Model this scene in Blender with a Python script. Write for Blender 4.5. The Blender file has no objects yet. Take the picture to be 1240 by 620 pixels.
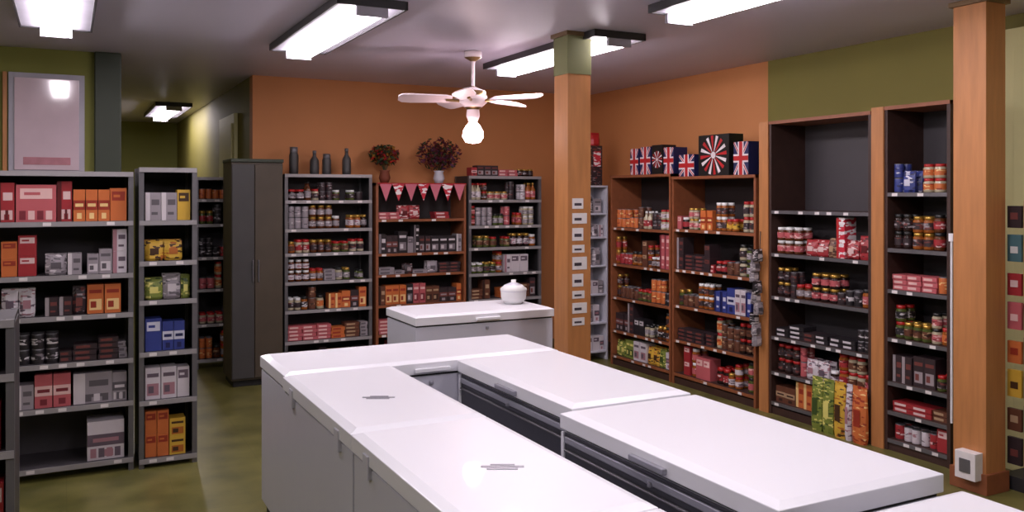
import bpy, math, random
from mathutils import Vector
R=random.Random(11)
def lin(c):
    return tuple(((v/255)/12.92 if v/255<=.04045 else ((v/255+.055)/1.055)**2.4) for v in c)+(1,)
MATS={}
def M(name,c,rough=.5,metal=0,var=.12,scale=6,spec=.5,bump=0,coat=0,stretch=None):
    m=bpy.data.materials.new(name);m.use_nodes=True
    nt=m.node_tree;b=nt.nodes['Principled BSDF']
    col=lin(c)
    tc=nt.nodes.new('ShaderNodeTexCoord');n=nt.nodes.new('ShaderNodeTexNoise')
    n.inputs['Scale'].default_value=scale;n.inputs['Detail'].default_value=4
    if stretch:
        mp=nt.nodes.new('ShaderNodeMapping');mp.inputs['Scale'].default_value=stretch
        nt.links.new(tc.outputs['Object'],mp.inputs['Vector']);nt.links.new(mp.outputs['Vector'],n.inputs['Vector'])
    else: nt.links.new(tc.outputs['Object'],n.inputs['Vector'])
    mx=nt.nodes.new('ShaderNodeMix');mx.data_type='RGBA'
    mx.inputs['A'].default_value=tuple(min(1,v*(1-var)) for v in col[:3])+(1,)
    mx.inputs['B'].default_value=tuple(min(1,v*(1+var)) for v in col[:3])+(1,)
    nt.links.new(n.outputs['Fac'],mx.inputs['Factor']);nt.links.new(mx.outputs['Result'],b.inputs['Base Color'])
    b.inputs['Roughness'].default_value=rough;b.inputs['Metallic'].default_value=metal
    b.inputs['Specular IOR Level'].default_value=spec
    b.inputs['Coat Weight'].default_value=coat
    if bump:
        bp=nt.nodes.new('ShaderNodeBump');bp.inputs['Strength'].default_value=bump
        nt.links.new(n.outputs['Fac'],bp.inputs['Height']);nt.links.new(bp.outputs['Normal'],b.inputs['Normal'])
    MATS[name]=m;return m
def PK(name,c1,c2,c3,scale=60,t1=.74,t2=.88):
    """printed packaging: mostly plain carton colour with small print blocks"""
    m=bpy.data.materials.new(name);m.use_nodes=True
    nt=m.node_tree;b=nt.nodes['Principled BSDF']
    tc=nt.nodes.new('ShaderNodeTexCoord');mp=nt.nodes.new('ShaderNodeMapping');mp.inputs['Scale'].default_value=(.55,.55,1.5)
    v=nt.nodes.new('ShaderNodeTexVoronoi');v.inputs['Scale'].default_value=scale
    if name!='pk_dots': v.distance='CHEBYCHEV'
    nt.links.new(tc.outputs['Object'],mp.inputs['Vector']);nt.links.new(mp.outputs['Vector'],v.inputs['Vector'])
    s=nt.nodes.new('ShaderNodeSeparateColor');nt.links.new(v.outputs['Color'],s.inputs['Color'])
    r=nt.nodes.new('ShaderNodeValToRGB');r.color_ramp.interpolation='CONSTANT'
    e=r.color_ramp.elements;e[0].color=lin(c1);e[1].color=lin(c2);e[1].position=t1
    x=e.new(t2);x.color=lin(c3)
    nt.links.new(s.outputs['Red'],r.inputs['Fac']);nt.links.new(r.outputs['Color'],b.inputs['Base Color'])
    b.inputs['Roughness'].default_value=.4
    MATS[name]=m
    for i,c in enumerate((c1,c2,c3)): M(name+'_p%d'%i,c,.42,var=.08,scale=10)
def EM(name,c,s):
    m=bpy.data.materials.new(name);m.use_nodes=True;b=m.node_tree.nodes['Principled BSDF']
    b.inputs['Base Color'].default_value=(.9,.9,.9,1)
    b.inputs['Emission Color'].default_value=lin(c);b.inputs['Emission Strength'].default_value=s;MATS[name]=m

M('orange_wall',(194,128,78),.7,var=.08,scale=2);M('olive_wall',(118,110,46),.7,var=.16,scale=1.2)
M('green_wall',(122,122,54),.7,var=.08,scale=2);M('pillar_green',(116,116,76),.7);M('cream_paint',(214,208,150),.6,var=.04)
M('ceiling_paint',(204,198,216),.45,var=.03,scale=2,spec=.6)
M('dark_green',(48,56,42),.5);M('trim_paint',(110,84,50),.5)
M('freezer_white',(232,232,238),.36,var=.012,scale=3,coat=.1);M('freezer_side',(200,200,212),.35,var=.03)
M('freezer_dark',(58,58,66),.35,var=.25,scale=30);M('rail_grey',(160,160,170),.3,metal=.4)
M('rubber',(28,28,30),.6);M('metal_grey',(112,110,114),.4,metal=.5);M('metal_dark',(58,56,58),.45,metal=.3)
M('shelf_edge',(156,152,154),.4,metal=.2);M('panel_dark',(42,36,38),.6);M('panel_grey',(66,62,66),.6)
M('wood_tan',(180,120,70),.5,var=.28,scale=9,stretch=(3,3,.35));M('wood_red',(138,80,50),.5,var=.25,scale=18);M('wood_dark',(60,38,32),.55,var=.3,scale=14)
M('fan_white',(222,204,208),.4);M('fixture_grey',(170,166,178),.5);M('brass',(150,120,80),.3,metal=.9)
M('lid_gold',(190,150,70),.3,metal=.7);M('lid_red',(170,30,30),.4);M('lid_white',(225,225,225),.4);M('lid_black',(25,25,25),.4)
M('jar_brown',(90,48,24),.15);M('jar_amber',(150,84,34),.15);M('jar_dark',(40,24,22),.15);M('jar_pale',(180,170,144),.15);M('jar_green',(80,90,44),.15)
M('card_white',(222,216,216),.5,var=.1,scale=30);M('ink',(60,50,60),.6);M('pink_cloth',(200,110,126),.8);M('red',(180,36,40),.45);M('navy',(34,38,86),.45);M('white',(222,214,218),.45)
M('purple',(92,44,74),.7);M('leaf',(40,58,30),.7);M('terracotta',(120,60,40),.7);M('burgundy',(96,24,34),.6)
M('poster',(212,190,200),.1,var=.12,scale=5,coat=.6);M('poster_art',(186,130,140),.15,var=.3,scale=12)
M('cabinet_brown',(72,62,50),.5,var=.25);M('cabinet_blue',(62,60,60),.45,var=.2);M('cable_white',(230,230,235),.5)
PK('pk_red',(158,44,50),(216,186,184),(90,20,24));PK('pk_orange',(200,108,56),(150,50,34),(232,196,134))
PK('pk_yellow',(208,166,60),(70,44,26),(176,100,40));PK('pk_white',(206,198,204),(100,86,98),(166,120,130))
PK('pk_bw',(38,34,38),(200,194,198),(120,112,118),t1=.6,t2=.8);PK('pk_blue',(52,64,134),(200,200,216),(30,34,84))
PK('pk_green',(122,134,58),(220,210,120),(60,80,38));PK('pk_brown',(100,60,44),(172,142,112),(54,32,28))
PK('pk_pink',(186,92,98),(224,184,180),(122,44,54));PK('pk_silver',(150,142,148),(94,88,94),(206,198,202))
PK('pk_dark',(52,40,44),(114,60,56),(156,146,150));PK('pk_teal',(74,108,114),(206,204,200),(40,60,66))
PK('pk_dots',(196,46,64),(236,228,230),(236,228,230),scale=40,t1=.6)
EM('tube_glow',(255,244,251),29);EM('lamp_glow',(255,222,224),30)

def floor_mat():
    m=bpy.data.materials.new('vinyl_floor');m.use_nodes=True;nt=m.node_tree;b=nt.nodes['Principled BSDF']
    tc=nt.nodes.new('ShaderNodeTexCoord');n=nt.nodes.new('ShaderNodeTexNoise');n.inputs['Scale'].default_value=3;n.inputs['Detail'].default_value=8
    nt.links.new(tc.outputs['Object'],n.inputs['Vector'])
    r=nt.nodes.new('ShaderNodeValToRGB');r.color_ramp.elements[0].position=.35;r.color_ramp.elements[0].color=lin((84,82,40))
    r.color_ramp.elements[1].position=.68;r.color_ramp.elements[1].color=lin((118,112,62));nt.links.new(n.outputs['Fac'],r.inputs['Fac'])
    br=nt.nodes.new('ShaderNodeTexBrick');br.offset=0;br.inputs['Scale'].default_value=1.6;br.inputs['Mortar Size'].default_value=.0015
    br.inputs['Brick Width'].default_value=.9;br.inputs['Row Height'].default_value=.9
    nt.links.new(tc.outputs['Object'],br.inputs['Vector'])
    mx=nt.nodes.new('ShaderNodeMix');mx.data_type='RGBA';mx.blend_type='MIX';mx.inputs['B'].default_value=lin((76,72,36))
    nt.links.new(br.outputs['Fac'],mx.inputs['Factor']);nt.links.new(r.outputs['Color'],mx.inputs['A'])
    nt.links.new(mx.outputs['Result'],b.inputs['Base Color']);b.inputs['Roughness'].default_value=.36
    MATS['vinyl_floor']=m
floor_mat()

class MB:
    def __init__(s): s.v=[];s.f=[];s.m=[];s.s=[];s.names=[]
    def mi(s,n):
        if n not in s.names: s.names.append(n)
        return s.names.index(n)
    def poly(s,pts,fs,m,smooth=False):
        o=len(s.v);s.v+= [tuple(p) for p in pts];k=s.mi(m)
        for f in fs: s.f.append([o+i for i in f]);s.m.append(k);s.s.append(smooth)
    def box(s,x0,x1,y0,y1,z0,z1,m,front=None,top=None):
        P=[(x0,y0,z0),(x1,y0,z0),(x1,y1,z0),(x0,y1,z0),(x0,y0,z1),(x1,y0,z1),(x1,y1,z1),(x0,y1,z1)]
        F=[(0,3,2,1),(1,2,6,5),(2,3,7,6),(3,0,4,7)]
        s.poly(P,F,m);o=len(s.v)-8
        s.f.append([o+i for i in (0,1,5,4)]);s.m.append(s.mi(front or m));s.s.append(False)
        s.f.append([o+i for i in (4,5,6,7)]);s.m.append(s.mi(top or m));s.s.append(False)
    def rectf(s,x0,x1,z0,z1,y,m): s.poly([(x0,y,z0),(x1,y,z0),(x1,y,z1),(x0,y,z1)],[(0,1,2,3)],m)
    def lathe(s,cx,cy,z,prof,seg=12):
        o=len(s.v)
        for r,h,_ in prof:
            for i in range(seg):
                a=2*math.pi*i/seg;s.v.append((cx+r*math.cos(a),cy+r*math.sin(a),z+h))
        for j in range(len(prof)-1):
            k=s.mi(prof[j][2])
            for i in range(seg):
                i2=(i+1)%seg
                s.f.append([o+j*seg+i,o+j*seg+i2,o+(j+1)*seg+i2,o+(j+1)*seg+i]);s.m.append(k);s.s.append(True)
        s.f.append([o+i for i in range(seg)][::-1]);s.m.append(s.mi(prof[0][2]));s.s.append(False)
        t=o+(len(prof)-1)*seg;s.f.append([t+i for i in range(seg)]);s.m.append(s.mi(prof[-1][2]));s.s.append(False)
    def tube(s,p,q,r,m,seg=8):
        p=Vector(p);q=Vector(q);d=(q-p).normalized();u=d.orthogonal().normalized();w=d.cross(u)
        pts=[]
        for c in (p,q):
            for i in range(seg):
                a=2*math.pi*i/seg;pts.append(c+u*math.cos(a)*r+w*math.sin(a)*r)
        s.poly(pts,[(i,(i+1)%seg,seg+(i+1)%seg,seg+i) for i in range(seg)],m,True)
        s.poly(pts[:seg],[tuple(range(seg))[::-1]],m);s.poly(pts[seg:],[tuple(range(seg))],m)
    def pouch(s,x,y,z,w,d,h,m):
        P=[];lv=[(0,.75,.9),(.12,1,1),(.5,.9,1),(.85,.35,.98),(.93,.04,1),(1,.04,1)]
        for t,dd,ww in lv:
            for (a,b) in ((-1,-.4),(-.5,-1),(.5,-1),(1,-.4),(1,.4),(.5,1),(-.5,1),(-1,.4)):
                P.append((x+a*ww*w/2,y+b*dd*d/2,z+t*h))
        F=[]
        for j in range(len(lv)-1):
            for i in range(8): F.append((j*8+i,j*8+(i+1)%8,j*8+8+(i+1)%8,j*8+8+i))
        F.append(tuple(range(8))[::-1]);F.append(tuple(range(len(P)-8,len(P))))
        s.poly(P,F,m)
        if m.startswith('pk_') and m!='pk_dots':
            s.rectf(x-w*.24,x+w*.24,z+.3*h,z+.6*h,y-d*.49-.002,m+R.choice(('_p1','_p2')))
    def done(s,name,loc=(0,0,0),rot=0,bevel=0,seg=2,parent=None):
        me=bpy.data.meshes.new(name);me.from_pydata(s.v,[],s.f)
        for n in s.names: me.materials.append(MATS[n])
        for p,k,sm in zip(me.polygons,s.m,s.s): p.material_index=k;p.use_smooth=sm
        me.update();o=bpy.data.objects.new(name,me);bpy.context.scene.collection.objects.link(o)
        o.location=loc;o.rotation_euler=(0,0,rot)
        if bevel:
            b=o.modifiers.new('bevel','BEVEL');b.width=bevel;b.segments=seg;b.limit_method='ANGLE';b.angle_limit=.8
        if parent: o.parent=parent
        return o
def wall(name,x0,x1,y0,y1,z0,z1,m):
    b=MB();b.box(x0,x1,y0,y1,z0,z1,m);return b.done(name)
# ---------------- room
CZ=2.9
wall('floor',-3.2,5.6,-2.6,15.2,-.1,0,'vinyl_floor')
wall('ceiling',-3.2,5.6,-2.6,15.2,CZ,CZ+.1,'ceiling_paint')
wall('wall_left',-3.15,-3,-2.6,7.8,0,CZ,'green_wall')
wall('wall_behind',-3.2,5.6,-2.65,-2.5,0,CZ,'green_wall')
wall('wall_front_left',-3.15,.2,7.8,7.95,0,CZ,'green_wall')
wall('wall_passage_left',.05,.2,7.95,15,0,CZ,'olive_wall')
wall('wall_passage_end',.05,1.75,15,15.15,0,CZ,'green_wall')
wall('wall_passage_right',1.6,1.75,8.75,15,0,CZ,'olive_wall')
wall('wall_back',1.6,5.55,8.6,8.75,0,CZ,'orange_wall')
wall('wall_right',5.4,5.55,5.66,8.6,0,CZ,'orange_wall')
wall('wall_right_olive',5.4,5.55,-2.6,5.66,0,CZ,'olive_wall')
b=MB();b.box(.2,.4,7.75,7.98,0,CZ,'dark_green');b.done('pillar',bevel=.01)
b=MB();b.box(1.6,5.4,8.585,8.6,0,.1,'trim_paint');b.done('baseboard_back')
b=MB();b.box(5.385,5.4,-2.5,8.58,0,.1,'trim_paint');b.done('baseboard_right')
def pillar(x0,x1,y0,y1,cards=False,box=False,green=False):
    b=MB();b.box(x0,x1,y0,y1,0,CZ if not green else 2.6,'wood_tan')
    if green: b.box(x0-.004,x1+.004,y0-.004,y1+.004,2.6,CZ,'pillar_green')
    b.box(x0-.015,x1+.015,y0-.015,y1+.015,0,.12,'wood_red');b.box(x0-.02,x1+.02,y0-.02,y1+.02,CZ-.03,CZ,'trim_paint')
    if cards:
        z=1.72
        for i in range(9):
            h=R.choice((.055,.075,.09));b.box(x0+.035,x0+.035+R.choice((.1,.12,.09)),y0-.006,y0-.0005,z-h,z,'card_white')
            b.box(x0+.05,x0+.11,y0-.008,y0-.006,z-h*.7,z-h*.45,'ink');z-=h+.03
    if box:
        b.box(x0-.07,x0+.0,y0+.02,y0+.15,.08,.24,'card_white');b.box(x0-.075,x0-.07,y0+.05,y0+.12,.12,.2,'metal_grey')
    b.done('wooden_pillar',bevel=.006)
pillar(3.14,3.33,5.25,5.44,cards=True,green=True)
pillar(4.75,4.93,3.22,3.43,box=True)
b=MB();b.box(5.33,5.385,2.45,3.55,.0,2.8,'cream_paint');b.box(5.31,5.33,2.58,3.42,.02,2.68,'cream_paint')
b.box(5.30,5.31,2.68,3.32,1.3,2.5,'cream_paint');b.box(5.30,5.31,2.68,3.32,.2,1.1,'cream_paint');b.tube((5.27,3.36,1.05),(5.31,3.36,1.05),.02,'brass');b.lathe(5.26,3.36,1.03,[(.01,0,'brass'),(.03,.01,'brass'),(.03,.03,'brass'),(.01,.04,'brass')])
b.done('door_1',bevel=.004)
b=MB();b.box(1.56,1.598,9.4,10.4,0,2.6,'cream_paint');b.box(1.545,1.56,9.5,10.3,.02,2.5,'cream_paint');b.tube((1.5,9.58,1),(1.55,9.58,1),.02,'brass')
b.done('door_2',bevel=.004)

# ---------------- fluorescent fixtures
def fixture(x,y0,y1,name='fluorescent_ceiling_light'):
    b=MB()
    b.box(x-.21,x+.21,y0,y1,CZ-.045,CZ,'fixture_grey')
    for sx in (-.21,.21): b.box(x+sx-.007,x+sx+.007,y0-.008,y1+.008,CZ-.052,CZ-.002,'metal_dark')
    for yy in (y0,y1): b.box(x-.21,x+.21,yy-.008,yy+.008,CZ-.052,CZ-.002,'metal_dark')
    b.poly([(x-.09,y0+.03,CZ-.046),(x+.09,y0+.03,CZ-.046),(x+.07,y0+.03,CZ-.1),(x-.07,y0+.03,CZ-.1),(x-.09,y1-.03,CZ-.046),(x+.09,y1-.03,CZ-.046),(x+.07,y1-.03,CZ-.1),(x-.07,y1-.03,CZ-.1)],
       [(0,1,2,3),(7,6,5,4),(1,5,6,2),(4,0,3,7),(3,2,6,7)],'tube_glow')
    for yy in (y0+.015,y1-.015): b.box(x-.095,x+.095,yy-.015,yy+.015,CZ-.106,CZ-.045,'fixture_grey')
    b.done(name)
for a in ((1.6,4.9,6.75),(3.48,5.1,6.9),(3.36,2.5,4.3),(-.06,4.75,6.55),(1.2,11.6,13.4),(1.4,1.2,3.0),(3.4,-.6,1.2),(-1.6,1.2,3.0)):
    fixture(*a)

# ---------------- ceiling fan
def fan(x,y):
    b=MB();zb=2.52
    b.lathe(x,y,0,[(.07,CZ-.001,'fan_white'),(.07,CZ-.05,'fan_white'),(.02,CZ-.08,'brass'),(.014,CZ-.09,'fan_white'),(.014,zb+.1,'fan_white'),(.03,zb+.09,'brass'),(.1,zb+.06,'fan_white'),(.115,zb+.02,'brass'),(.115,zb-.03,'fan_white'),(.07,zb-.07,'fan_white'),(.05,zb-.09,'brass'),(.055,zb-.14,'fan_white'),(.03,zb-.2,'fan_white')][::-1],20)
    for k in range(5):
        a=math.radians(20+72*k);ca,sa=math.cos(a),math.sin(a)
        def T(r,w,z): return (x+r*ca-w*sa,y+r*sa+w*ca,z)
        prof=[(.17,.045),(.22,.06),(.5,.072),(.57,.065),(.6,.035)]
        pts=[(r,w) for r,w in prof]+[(r,-w) for r,w in prof[::-1]]
        P=[T(r,w,zb-.01+w*.35) for r,w in pts]+[T(r,w,zb+w*.35) for r,w in pts];n=len(pts)
        b.poly(P,[tuple(range(n))[::-1],tuple(range(n,2*n))]+[(i,(i+1)%n,n+(i+1)%n,n+i) for i in range(n)],'fan_white')
        b.tube(T(.1,0,zb-.02),T(.22,0,zb-.012),.013,'brass')
    b.lathe(x,y,zb-.36,[(.02,0,'lamp_glow'),(.06,.01,'lamp_glow'),(.085,.05,'lamp_glow'),(.08,.1,'lamp_glow'),(.05,.15,'lamp_glow'),(.035,.165,'brass'),(.03,.175,'brass')],20)
    b.done('ceiling_fan')
fan(2.92,6.37)

# ---------------- freezers
def freezer(name,L,W,H,loc,rot,front='freezer_side',style=0):
    b=MB()
    b.box(.03,L-.03,.03,W-.03,0,.07,'rubber')
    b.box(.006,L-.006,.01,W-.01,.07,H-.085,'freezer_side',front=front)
    b.box(.012,L-.012,.016,W-.016,H-.085,H-.072,'rubber')
    b.box(0,L,-.004,W,H-.072,H-.012,'freezer_white')
    i=.035
    b.poly([(0.004,0,H-.012),(L-.004,0,H-.012),(L-.004,W-.004,H-.012),(0.004,W-.004,H-.012),(i,i,H),(L-i,i,H),(L-i,W-i,H),(i,W-i,H)],
      [(0,1,5,4),(1,2,6,5),(2,3,7,6),(3,0,4,7),(4,5,6,7)],'freezer_white')
    b.box(L/2-.1,L/2+.1,-.025,-.004,H-.06,H-.038,'rail_grey' if style else 'freezer_white')
    for k in range(6): b.box(L-.32,L-.08,.002,.0101,.12+k*.025,.132+k*.025,'rubber')
    b.lathe(L/2,.0,H-.13,[(.012,0,'rail_grey'),(.012,.02,'rail_grey')],10)
    for hx in (.15,L-.22): b.box(hx,hx+.06,W-.012,W+.006,H-.12,H-.035,'freezer_side')
    if style==1:
        b.box(.03,L-.03,-.002,.01,H-.125,H-.098,'rail_grey');b.box(.03,L-.03,.0,.01,.1,.115,'rail_grey')
        b.box(.03,L-.03,-.004,.01,H-.16,H-.15,'metal_grey')
        b.box(0,.02,0,.012,.07,H-.085,'freezer_white');b.box(L-.02,L,0,.012,.07,H-.085,'freezer_white')
    b.done(name,loc,rot,bevel=.009,seg=3)
Hq=math.pi/2
freezer('chest_freezer',1.55,.6,.87,(.95,4.29,0),0)
freezer('chest_freezer',1.14,.56,.868,(1.5,3.145,0),Hq)
freezer('chest_freezer',1.13,.56,.868,(1.5,2.01,0),Hq)
freezer('chest_freezer',1.13,.56,.868,(1.5,.875,0),Hq)
freezer('chest_freezer',1.18,.62,.87,(1.87,4.27,0),-Hq,front='freezer_dark',style=1)
freezer('chest_freezer',1.22,.7,.87,(1.79,3.05,0),-Hq,front='freezer_dark',style=1)
freezer('chest_freezer',1.1,.56,.85,(1.89,1.74,0),-Hq,front='freezer_dark',style=1)
freezer('chest_freezer',1.15,.64,.87,(2.23,5.86,0),0)
def sticker(x,y,z,rot):
    b=MB()
    for k,(w,h) in enumerate(((.1,.012),(.14,.016),(.08,.01))):
        b.box(-w/2,w/2,-.02+k*.022,-.02+k*.022+h,0,.0015,'rail_grey')
    b.done('lid_label',(x,y,z),rot)
sticker(1.25,2.5,.8685,-Hq*.3);sticker(1.2,3.6,.8685,-Hq*.3)
b=MB();b.lathe(3.2,6.2,.871,[(.07,0,'lid_white'),(.1,.04,'lid_white'),(.105,.1,'freezer_side'),(.108,.105,'lid_white'),(.108,.12,'lid_white'),(.07,.15,'freezer_side'),(.02,.17,'lid_white'),(.02,.19,'lid_white')],20);b.done('lidded_plastic_tub')

# ---------------- goods
LIDS=['lid_gold','lid_red','lid_white','lid_black','lid_red']
CONT=['jar_brown','jar_amber','jar_dark','jar_green','jar_pale']
def item(b,kind,x,y,z,w,d,h,col,lid,cont,art=0):
    p1,p2=((col+'_p1',col+'_p2') if col.startswith('pk_') and col!='pk_dots' else ('white','red'))
    p0=col+'_p0' if col.startswith('pk_') and col!='pk_dots' else col
    if kind in('box','bigbox'):
        b.box(x,x+w,y,y+d,z,z+h,p0)
        e=y-.0008
        if art==0:
            b.rectf(x+w*.1,x+w*.9,z+h*.62,z+h*.9,e,p1);b.rectf(x+w*.2,x+w*.6,z+h*.72,z+h*.8,e-.0005,p0)
        elif art==1:
            b.rectf(x,x+w,z+h*.36,z+h*.66,e,p1);b.rectf(x+w*.15,x+w*.85,z+h*.46,z+h*.56,e-.0005,p2);b.rectf(x+w*.3,x+w*.7,z+h*.08,z+h*.26,e,p2)
        elif art==2:
            b.rectf(x+w*.12,x+w*.88,z+h*.12,z+h*.5,e,p2);b.rectf(x+w*.2,x+w*.55,z+h*.2,z+h*.42,e-.0005,p1);b.rectf(x+w*.12,x+w*.88,z+h*.7,z+h*.82,e,p1)
        else:
            b.rectf(x,x+w*.3,z,z+h,e,p2);b.rectf(x+w*.4,x+w*.9,z+h*.55,z+h*.75,e,p1);b.rectf(x+w*.4,x+w*.8,z+h*.2,z+h*.3,e,p1)
        if kind=='bigbox':
            for i in range(4): b.rectf(x+w*(.08+i*.22),x+w*(.24+i*.22),z+h*.06,z+h*.3,e-.001,p1 if i%2 else p2)
    elif kind=='jar':
        r=w/2;b.lathe(x+r,y+r,z,[(r*.9,0,cont),(r,.06*h,cont),(r,.2*h,col),(r,.62*h,cont),(r,.7*h,cont),(r*.8,.8*h,lid),(r*.85,.82*h,lid),(r*.85,h,lid)],10)
    elif kind=='can':
        r=w/2;b.lathe(x+r,y+r,z,[(r*.96,0,'metal_grey'),(r,.04*h,p0),(r,.3*h,col),(r,.7*h,p0),(r,.95*h,'metal_grey'),(r*.95,h,'metal_grey')],10)
    elif kind=='bottle':
        r=w/2;b.lathe(x+r,y+r,z,[(r*.9,0,cont),(r,.04*h,cont),(r,.15*h,col),(r,.5*h,cont),(r*.95,.6*h,cont),(r*.4,.76*h,cont),(r*.36,.88*h,lid),(r*.42,.89*h,lid),(r*.42,h,lid)],10)
    elif kind=='pouch':
        b.pouch(x+w/2,y+d/2,z,w,d,h,col)
    elif kind=='flat':
        n=max(1,int(h/.035));
        for i in range(n):
            o=R.uniform(-.006,.006);zz=z+i*.035
            b.box(x+o,x+w+o,y+.004,y+d,zz,zz+.032,p0);b.rectf(x+o+w*.1,x+o+w*.7,zz+.008,zz+.024,y+.003,p1)
DIM={'box':((.055,.1),(.12,.2),.12),'bigbox':((.19,.225),(.22,.26),.2),'jar':((.06,.08),(.1,.14),0),'can':((.06,.075),(.09,.115),0),'bottle':((.055,.07),(.2,.27),0),'pouch':((.08,.12),(.13,.2),.06),'flat':((.1,.16),(.08,.18),.14)}
def fill(b,x0,x1,z,avail,depth,kinds,pal,dens=.97,hf=1):
    x=x0+.004
    while x<x1-.05:
        k=R.choice(kinds);wr,hr,d=DIM[k];w=min(R.uniform(*wr),x1-x-.004);h=min(R.uniform(*hr)*hf,avail*.92);d=d or w
        col=R.choice(pal);lid=R.choice(LIDS);cont=R.choice(CONT);art=R.randint(0,3)
        stack=2 if (2*h<avail*.96 and k in('jar','can','box') and R.random()<.7) else 1
        for i in range(R.randint(1,3)):
            if x+w>x1-.002: break
            if R.random()<dens:
                yy=R.uniform(.025,.04);rows=1 if d>.11 else 2
                for r in range(rows):
                    if yy+d<depth-.02:
                        for st in range(stack): item(b,k,x,yy,z+st*(h+.001),w,d,h,col,lid,cont,art)
                    yy+=d+.012
            x+=w+R.uniform(.002,.007)
def rack(name,w,d,h,zs,loc,rot,kind='metal',face=0.0):
    b=MB()
    if kind=='metal':
        for px in (0,w-.03):
            for py in (0,d-.03): b.box(px,px+.03,py,py+.03,0,h,'metal_grey')
        b.box(.03,w-.03,d-.012,d-.004,.05,h-.02,'panel_grey')
        for sx in (.001,w-.009): b.box(sx,sx+.008,.03,d-.03,.05,h-.02,'metal_dark')
        for z in list(zs)+[h]:
            b.box(.004,w-.004,.004,d-.013,z-.022,z-.002,'metal_dark',top='panel_grey');b.box(.002,w-.002,-.006,.004,z-.03,z,'shelf_edge')
    else:
        side='wood_red' if kind=='wood' else 'wood_dark'
        b.box(0,.025,0,d,0,h,side);b.box(w-.025,w,0,d,0,h,side)
        b.box(.025,w-.025,d-.012,d-.002,.03,h-.01,'panel_dark' if kind=='wood' else 'panel_grey')
        for z in zs: b.box(.025,w-.025,.006,d-.012,z-.022,z,'wood_dark',front='wood_red');
        for z in zs: b.box(.025,w-.025,.0,.006,z-.026,z,'metal_grey' if kind!='wood' else 'wood_red')
        b.box(0,w,-.008,d,h-.025,h,'wood_red')
        b.box(.025,w-.025,.01,.03,0,.06,'wood_dark')
        if face: b.box(-face,.0,-.012,.02,0,h,'wood_tan');b.box(-face,0,.02,d,0,h,'wood_dark')
    e=-.0065 if kind=='metal' else -.0008
    for z in zs:
        x=.06
        while x<w-.1:
            if R.random()<.6: b.rectf(x,x+.045,z-.025,z-.004,e,'card_white')
            x+=R.uniform(.09,.2)
    b.done(name,loc,rot)
def stock(rows,w,d,h,zs,loc,rot,name='shelf_groceries',m=.035):
    b=MB();zl=sorted(zs)
    for z,row in zip(sorted(zs,reverse=True),rows):
        if not row: continue
        i=zl.index(z);av=(zl[i+1] if i+1<len(zl) else h)-z-.03
        segs=row if isinstance(row,list) else [row]
        n=len(segs);ww=(w-2*m)/n
        for j,sg in enumerate(segs):
            if sg is None: continue
            kinds,pal,*rest=sg;fill(b,m+j*ww,m+(j+1)*ww,z+.0005,av,d,kinds,pal,*(rest))
    b.done(name,loc,rot)
J=('jar','can');JB=('jar','can','bottle')
dull=['pk_dark','pk_brown','pk_bw','pk_silver','pk_pink','pk_red','pk_dark','pk_brown','pk_orange']
# left double shelving
zs=[.08,.44,.71,1.0,1.25,1.58]
rack('shelving_unit',1.0,.4,1.89,zs,(-.62,6.0,0),0)
rows=[[(['bigbox'],['pk_pink','pk_red'],1),(['bigbox'],['pk_pink','pk_red'],1),(['box'],['pk_orange','pk_pink'],1,1.2)],
 [(['box'],['pk_orange'],1,.7),(['box'],['pk_orange','pk_red'],1,.7),(['pouch','box'],['pk_white','pk_silver'],1,.95),(['pouch','box'],['pk_white','pk_silver'],1,.95)],
 [(['box','jar'],['pk_bw','pk_dark'],1,.9),(['pouch'],['pk_white','pk_bw'],1,.9),(['box','pouch'],['pk_white','pk_dark'],1,.9),(['box'],['pk_orange','pk_orange','pk_white'],1,1.1)],
 [(['bigbox'],['pk_bw'],1,.8),(['flat','can','pouch'],['pk_silver','pk_bw','pk_dark'],1,.8),(['flat','jar'],['pk_dark','pk_silver'],1,.8)],
 [(['bigbox'],['pk_silver','pk_white'],1,.8),(['box'],['pk_white','pk_silver','pk_pink'],1,1.1),(['bigbox'],['pk_white','pk_silver'],1,.8)],
 [None,None,None,(['bigbox'],['pk_pink','pk_white'],1,1)]]
stock(rows,1.0,.4,1.89,zs,(-.62,6.0,0),0,'boxed_groceries')
zs2=[.06,.43,.74,1.07,1.32,1.58]
rack('shelving_unit',.35,.4,1.92,zs2,(.41,5.98,0),0)
rows=[(['box'],['pk_yellow','pk_bw','pk_silver'],1,1.1),(['box','pouch'],['pk_orange','pk_yellow'],1),(['pouch','box'],['pk_white','pk_silver','pk_green'],1),(['box'],['pk_blue','pk_red','pk_blue'],1,1.3),(['box'],['pk_white','pk_blue'],1,1.3),(['box'],['pk_orange','pk_yellow','pk_red'],1,.8)]
stock(rows,.35,.4,1.92,zs2,(.41,5.98,0),0,'snack_boxes')
zs3=[.1,.45,.8,1.12,1.45,1.7]
rack('shelving_unit',.34,.4,1.92,zs3,(1.14,9.1,0),0)
stock([(J,dull)]*6,.34,.4,1.92,zs3,(1.14,9.1,0),0,'tinned_food')
b=MB();b.box(0,.46,.0,.45,.06,2.04,'cabinet_brown');b.box(.02,.44,.03,.43,0,.06,'rubber')
b.box(.005,.2,-.018,-.001,.08,2.02,'cabinet_blue');b.box(.206,.455,-.018,-.001,.08,2.02,'cabinet_brown')
for hx in (.18,.23): b.box(hx,hx+.012,-.04,-.018,.95,1.15,'metal_grey')
b.box(-.005,.465,-.022,.45,2.04,2.07,'dark_green')
b.done('storage_cabinet',(1.32,8.1,0),0,bevel=.004)
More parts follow.
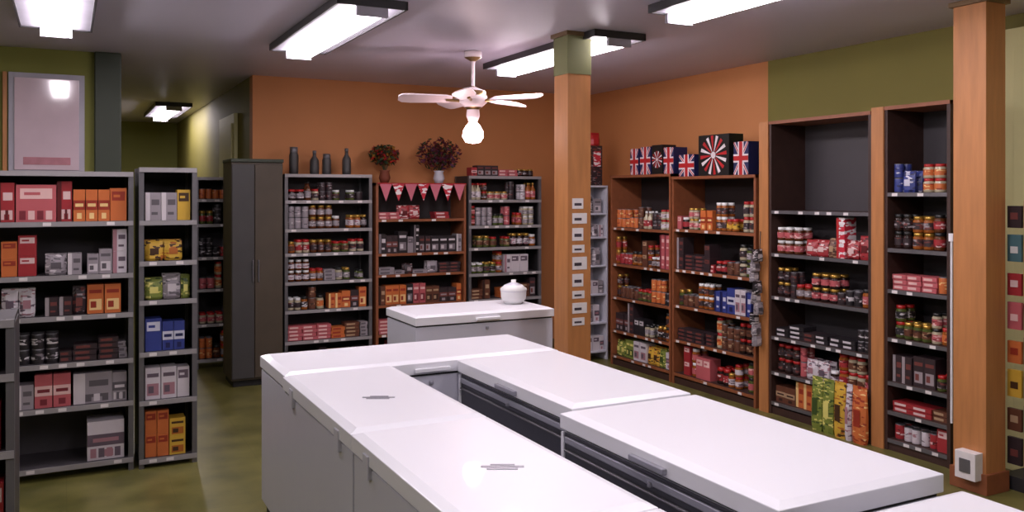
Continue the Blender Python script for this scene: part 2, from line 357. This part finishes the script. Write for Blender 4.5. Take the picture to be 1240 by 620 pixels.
# back wall racks
zb=[.1,.36,.65,.92,1.19,1.42,1.69]
for (x0,x1,rows) in (
 (1.82,2.67,[(JB,['pk_silver','pk_dark'],.9,.85),(J,['pk_silver','pk_bw','pk_white'],.97,.95),(('jar',),['pk_red','pk_brown','pk_dark']),(('jar','flat'),['pk_silver','pk_white'],.97,.85),[(J,dull),(('box',),['pk_orange','pk_dark'])],(('flat',),dull),(('box',),dull)]),
 (3.71,4.57,[(JB,['pk_dark','pk_pink','pk_white'],.95,.85),(J,['pk_pink','pk_silver'],.97,.95),(('jar',),['pk_brown','pk_white']),[(('flat','jar'),['pk_silver','pk_dark']),(('box',),['pk_white','pk_dark'])],(('flat','box'),dull),(('flat',),dull),(('box',),dull)])):
    rack('shelving_unit',x1-x0,.36,1.94,zb,(x0,8.2,0),0);stock(rows,x1-x0,.36,1.94,zb,(x0,8.2,0),0,'jars_and_tins')
zc=[.1,.36,.65,.95,1.16,1.5]
rack('wooden_shelving_unit',.97,.36,1.86,zc,(2.71,8.2,0),0,'wood')
stock([(('pouch','flat'),['pk_pink','pk_dark','pk_red'],.9,.8),(('box',),['pk_bw','pk_silver','pk_dark'],1,1.1),(('flat','pouch'),['pk_silver','pk_dark'],.95,.7),(('box',),dull,.95),(('flat',),dull),(('box',),dull)],.97,.36,1.86,zc,(2.71,8.2,0),0,'jars_and_tins')
b=MB();n=7
for i in range(n):
    x=2.74+i*.132;c='pk_dots' if i%2 else 'pink_cloth'
    b.poly([(x,8.175,1.85),(x+.125,8.175,1.85),(x+.0625,8.168,1.68),(x,8.178,1.85),(x+.125,8.178,1.85),(x+.0625,8.171,1.68)],[(0,1,2),(5,4,3),(0,3,4,1),(1,4,5,2),(2,5,3,0)],c)
b.tube((2.72,8.178,1.855),(3.67,8.178,1.855),.006,'red');b.done('bunting')
# right wall units
def rstock(rows,y1,w,h,zs,name='packaged_groceries'): stock(rows,w,.36,h,zs,(5.0,y1,0),-Hq,name)
z1=[.1,.36,.70,1.04,1.41]
rack('wooden_shelving_unit',1.0,.38,1.94,z1,(5,7.5,0),-Hq,'wood')
rstock([[(J,['pk_orange','pk_brown','pk_dark']),(JB,['pk_dark','pk_white','pk_red'],.97,.85)],[(J,['pk_dark','pk_brown','pk_red']),(('box','jar'),dull)],(J,dull),(('jar','box'),dull),(('pouch','box'),['pk_green','pk_yellow','pk_white','pk_green'])],7.5,1.0,1.94,z1)
z2=[.1,.41,.73,1.06,1.43]
rack('wooden_shelving_unit',1.1,.38,1.91,z2,(5,6.48,0),-Hq,'wood')
rstock([[(('jar','box'),['pk_orange','pk_red','pk_pink'],1,.9),(J,['pk_yellow','pk_red','pk_dark'])],[(('box','flat'),['pk_red','pk_brown','pk_dark'],.97,.95),(J,dull)],[(J,['pk_dark','pk_brown']),(('box',),['pk_blue','pk_blue','pk_white'],1,1.1)],[(('pouch','flat'),['pk_pink','pk_dark','pk_brown']),(J,dull)],[(('box','jar'),['pk_red','pk_dark','pk_pink']),(J,['pk_pink','pk_red','pk_white'])]],6.48,1.1,1.91,z2)
z3=[.1,.34,.62,.94,1.28,1.62]
rack('tall_shelving_unit',.99,.38,2.33,z3,(5,5.23,0),-Hq,'tall',face=.1)
rstock([None,[(('jar','box'),dull,.97,.75),(('pouch','jar'),['pk_dark','pk_brown','pk_red'],1,.8),(('pouch','box'),['pk_red','pk_dots','pk_red'],1,.9)],(J,['pk_silver','pk_dark','pk_bw','pk_pink'],1,.95),(('flat','pouch','can'),['pk_bw','pk_silver','pk_dark'],1,.85),[(J,dull),(('pouch','jar'),['pk_white','pk_silver','pk_dark'],1,.8),(J,dull)],[(('box',),dull),(('box',),['pk_dark','pk_red'])]],5.23,.99,2.33,z3)
b=MB();x=.5
for c,w in (('pk_green',.1),('pk_green',.1),('pk_yellow',.1),('pk_white',.05),('pk_orange',.12)):
    b.pouch(x+w/2,-.045,0,w,.07,.4,c);x+=w+.006
b.done('tall_snack_bags',(5.0,5.23,.0),-Hq)
z4=[.08,.27,.47,.77,1.10,1.38,1.76]
rack('tall_shelving_unit',.5,.38,2.35,z4,(5,4.13,0),-Hq,'tall',face=.1)
rstock([[(('can','pouch'),['pk_blue','pk_blue'],1,.9),(('jar','pouch'),['pk_orange','pk_dark','pk_brown'],1,.9)],(('bottle','jar'),['pk_green','pk_dark','pk_red']),(('flat','can'),dull),(('jar',),dull),(('box','jar'),['pk_red','pk_orange','pk_dark']),(('flat',),dull),(('box','can'),['pk_white','pk_red','pk_silver'],1,.9)],4.13,.5,2.35,z4)
b=MB();b.tube((4.985,3.61,.3),(4.985,3.61,1.45),.008,'cable_white');b.box(4.975,4.999,3.595,3.625,1.45,1.5,'cable_white');b.done('hanging_power_cable')
b=MB()
for i in range(9):
    b.pouch(4.93+R.uniform(-.01,.01),5.3+R.uniform(-.03,.03),1.3-i*.085-.09,.09,.05,.1,'pk_silver' if i%3 else 'pk_bw')
b.tube((4.975,5.3,1.45),(4.93,5.3,.55),.004,'metal_dark');b.done('hanging_snack_packets')
# narrow display stand in the corner
b=MB()
b.box(0,.3,.25,.28,0,1.84,'freezer_side');b.box(0,.02,0,.28,0,1.84,'freezer_side');b.box(.28,.3,0,.28,0,1.84,'freezer_side')
for z in (.1,.4,.7,1.0,1.3,1.55,1.84): b.box(.02,.28,0,.25,z-.02,z,'freezer_side')
b.done('narrow_display_stand',(4.8,7.7,0),0,bevel=.003)
stock([(('box','pouch'),['pk_white','pk_silver','pk_bw'])]*6,.3,.25,1.84,[.1,.4,.7,1.0,1.3,1.55],(4.8,7.7,0),0,'greeting_card_packs')
b=MB();b.box(0,.13,0,.1,0,.42,'pk_dark');b.rectf(.02,.11,.2,.36,-.002,'pk_dots');b.pouch(.06,.05,.42,.12,.08,.14,'red');b.done('tall_gift_box',(4.93,7.75,1.842),0)
def flagbox(y,w,h,burst=False,z=1.942):
    b=MB();d=.16;b.box(0,w,0,d,0,h,'navy' if not burst else 'lid_black')
    e=-.0015
    if burst:
        n=16;cx,cz=w/2,h/2;r=min(w,h)/2*.96
        for i in range(n):
            a=2*math.pi*i/n;a2=a+2*math.pi/n*.5
            b.poly([(cx+.2*r*math.cos(a),e,cz+.2*r*math.sin(a)),(cx+.2*r*math.cos(a2),e,cz+.2*r*math.sin(a2)),(cx+r*math.cos(a2),e,cz+r*math.sin(a2)),(cx+r*math.cos(a),e,cz+r*math.sin(a))],[(0,1,2,3)],'white' if i%2 else 'red')
        b.poly([(cx+.18*r*math.cos(i*.5236),e*1.5,cz+.18*r*math.sin(i*.5236)) for i in range(12)],[tuple(range(12))],'white')
    else:
        def band(p,q,t,m,o):
            p=Vector((p[0],0,p[1]));q=Vector((q[0],0,q[1]));dd=(q-p).normalized();nn=Vector((-dd.z,0,dd.x))*t
            pts=[p+nn,p-nn,q-nn,q+nn]
            b.poly([(min(max(v.x,0),w),o,min(max(v.z,0),h)) for v in pts],[(0,1,2,3)],m)
        band((0,0),(w,h),.025,'white',e);band((0,h),(w,0),.025,'white',e*1.2);band((0,0),(w,h),.01,'red',e*1.6);band((0,h),(w,0),.01,'red',e*1.7)
        band((w/2,0),(w/2,h),.035,'white',e*2);band((0,h/2),(w,h/2),.035,'white',e*2.1);band((w/2,0),(w/2,h),.02,'red',e*2.6);band((0,h/2),(w,h/2),.02,'red',e*2.7)
    b.done('union_flag_gift_box' if not burst else 'sunburst_gift_box',(5.05,y,z),-Hq)
flagbox(7.22,.14,.26);flagbox(7.05,.17,.27);flagbox(6.86,.17,.28,True);flagbox(6.67,.15,.25)
flagbox(6.44,.22,.2,False,1.912);flagbox(6.16,.4,.36,True,1.912);flagbox(5.7,.18,.28,False,1.912)
def bouquet(name,x,z,cols,rad,h,pot):
    b=MB();b.lathe(x,8.38,z,[(.04,0,pot),(.06,.05,pot),(.045,.11,pot),(.055,.13,pot)],14)
    for i in range(520):
        u=R.uniform(-1,1);t=R.uniform(0,6.283);rr=rad*R.random()**.5;s=math.sqrt(1-u*u)
        c=Vector((x+rr*s*math.cos(t),8.38+rr*.6*s*math.sin(t),z+h+rr*u*.7))
        a=Vector((R.uniform(-1,1),R.uniform(-1,1),R.uniform(-1,1))).normalized()*R.uniform(.018,.034);e=a.orthogonal().normalized()*.015
        b.poly([c-a,c+e,c+a,c-e],[(0,1,2,3)],R.choice(cols))
    for i in range(10):
        t=R.uniform(0,6.28);b.tube((x,8.38,z+.1),(x+rad*.5*math.cos(t),8.38+rad*.3*math.sin(t),z+h),.003,'leaf')
    b.done(name)
bouquet('dried_flower_bouquet',3.45,1.862,['purple','burgundy','burgundy','leaf'],.25,.3,'freezer_side')
bouquet('flower_pot_arrangement',2.86,1.862,['leaf','burgundy','lid_red','leaf','lid_gold'],.16,.28,'terracotta')
b=MB()
for i,x in enumerate((1.9,2.1,2.22,2.42)):
    item(b,'bottle' if i%2 else 'jar',x,8.33,1.942,.09,.09,.26-.03*(i%3),'cabinet_blue','metal_grey','cabinet_blue')
b.done('ornamental_bottles')
b=MB();fill(b,3.75,4.5,1.942,.12,.3,['box','flat','jar'],['pk_red','pk_pink','pk_dark'],.9,.7);
for i in range(len(b.v)): b.v[i]=(b.v[i][0],b.v[i][1]+8.2,b.v[i][2])
b.done('boxed_sweets')
b=MB();b.box(-.4,.13,7.765,7.8,1.9,2.7,'fixture_grey');b.box(-.36,.09,7.755,7.765,1.94,2.66,'poster')
b.box(-.3,.03,7.752,7.755,1.98,2.04,'poster_art');b.box(-.44,-.41,7.77,7.8,1.9,2.7,'wood_tan')
b.done('framed_picture',bevel=.004)
zs=[.1,.42,.75,1.05]
rack('metal_display_rack',.75,.4,1.26,zs,(-.93,3.9,0),0)
stock([(('box',),['pk_white','pk_red','pk_silver'])]*4,.75,.4,1.26,zs,(-.93,3.9,0),0,'boxed_groceries')
b=MB();b.box(0,.3,.0,.3,0,.08,'metal_dark');b.tube((.15,.15,.08),(.15,.15,1.75),.02,'metal_dark')
cs=['pk_red','pk_dark','pk_orange','pk_teal','pk_brown','pk_pink','pk_dark','pk_yellow']
for k in range(8):
    z=.15+.2*k
    for (fx,fy) in ((0,0),(.16,0)): b.pouch(fx+.07,.05,z,.13,.03,.18,cs[(k+int(fx*10))%8])
    for q in range(2):
        b.box(.005,.025,.08+.1*q,.165+.1*q,z,z+.13+.03*((k+q)%2),cs[(k*3+q)%8]+'_p0');b.box(.002,.005,.1+.1*q,.145+.1*q,z+.05,z+.09,cs[(k*3+q)%8]+'_p1')
    b.tube((.0,.06,z+.17),(.3,.06,z+.17),.004,'metal_grey')
b.done('revolving_card_stand',(4.98,2.98,0),0)

cam=bpy.data.cameras.new('camera');co=bpy.data.objects.new('camera',cam);bpy.context.scene.collection.objects.link(co)
co.location=(0,0,1.75);co.rotation_euler=(math.pi/2,0,-math.radians(27.2));cam.sensor_width=36;cam.lens=1050/1240*36;cam.shift_y=-75/1240
cam.clip_start=.05;bpy.context.scene.camera=co
w=bpy.data.worlds.new('world');bpy.context.scene.world=w;w.use_nodes=True;w.node_tree.nodes['Background'].inputs[0].default_value=(.5,.5,.55,1);w.node_tree.nodes['Background'].inputs[1].default_value=.3
bpy.context.scene.view_settings.view_transform='Standard'
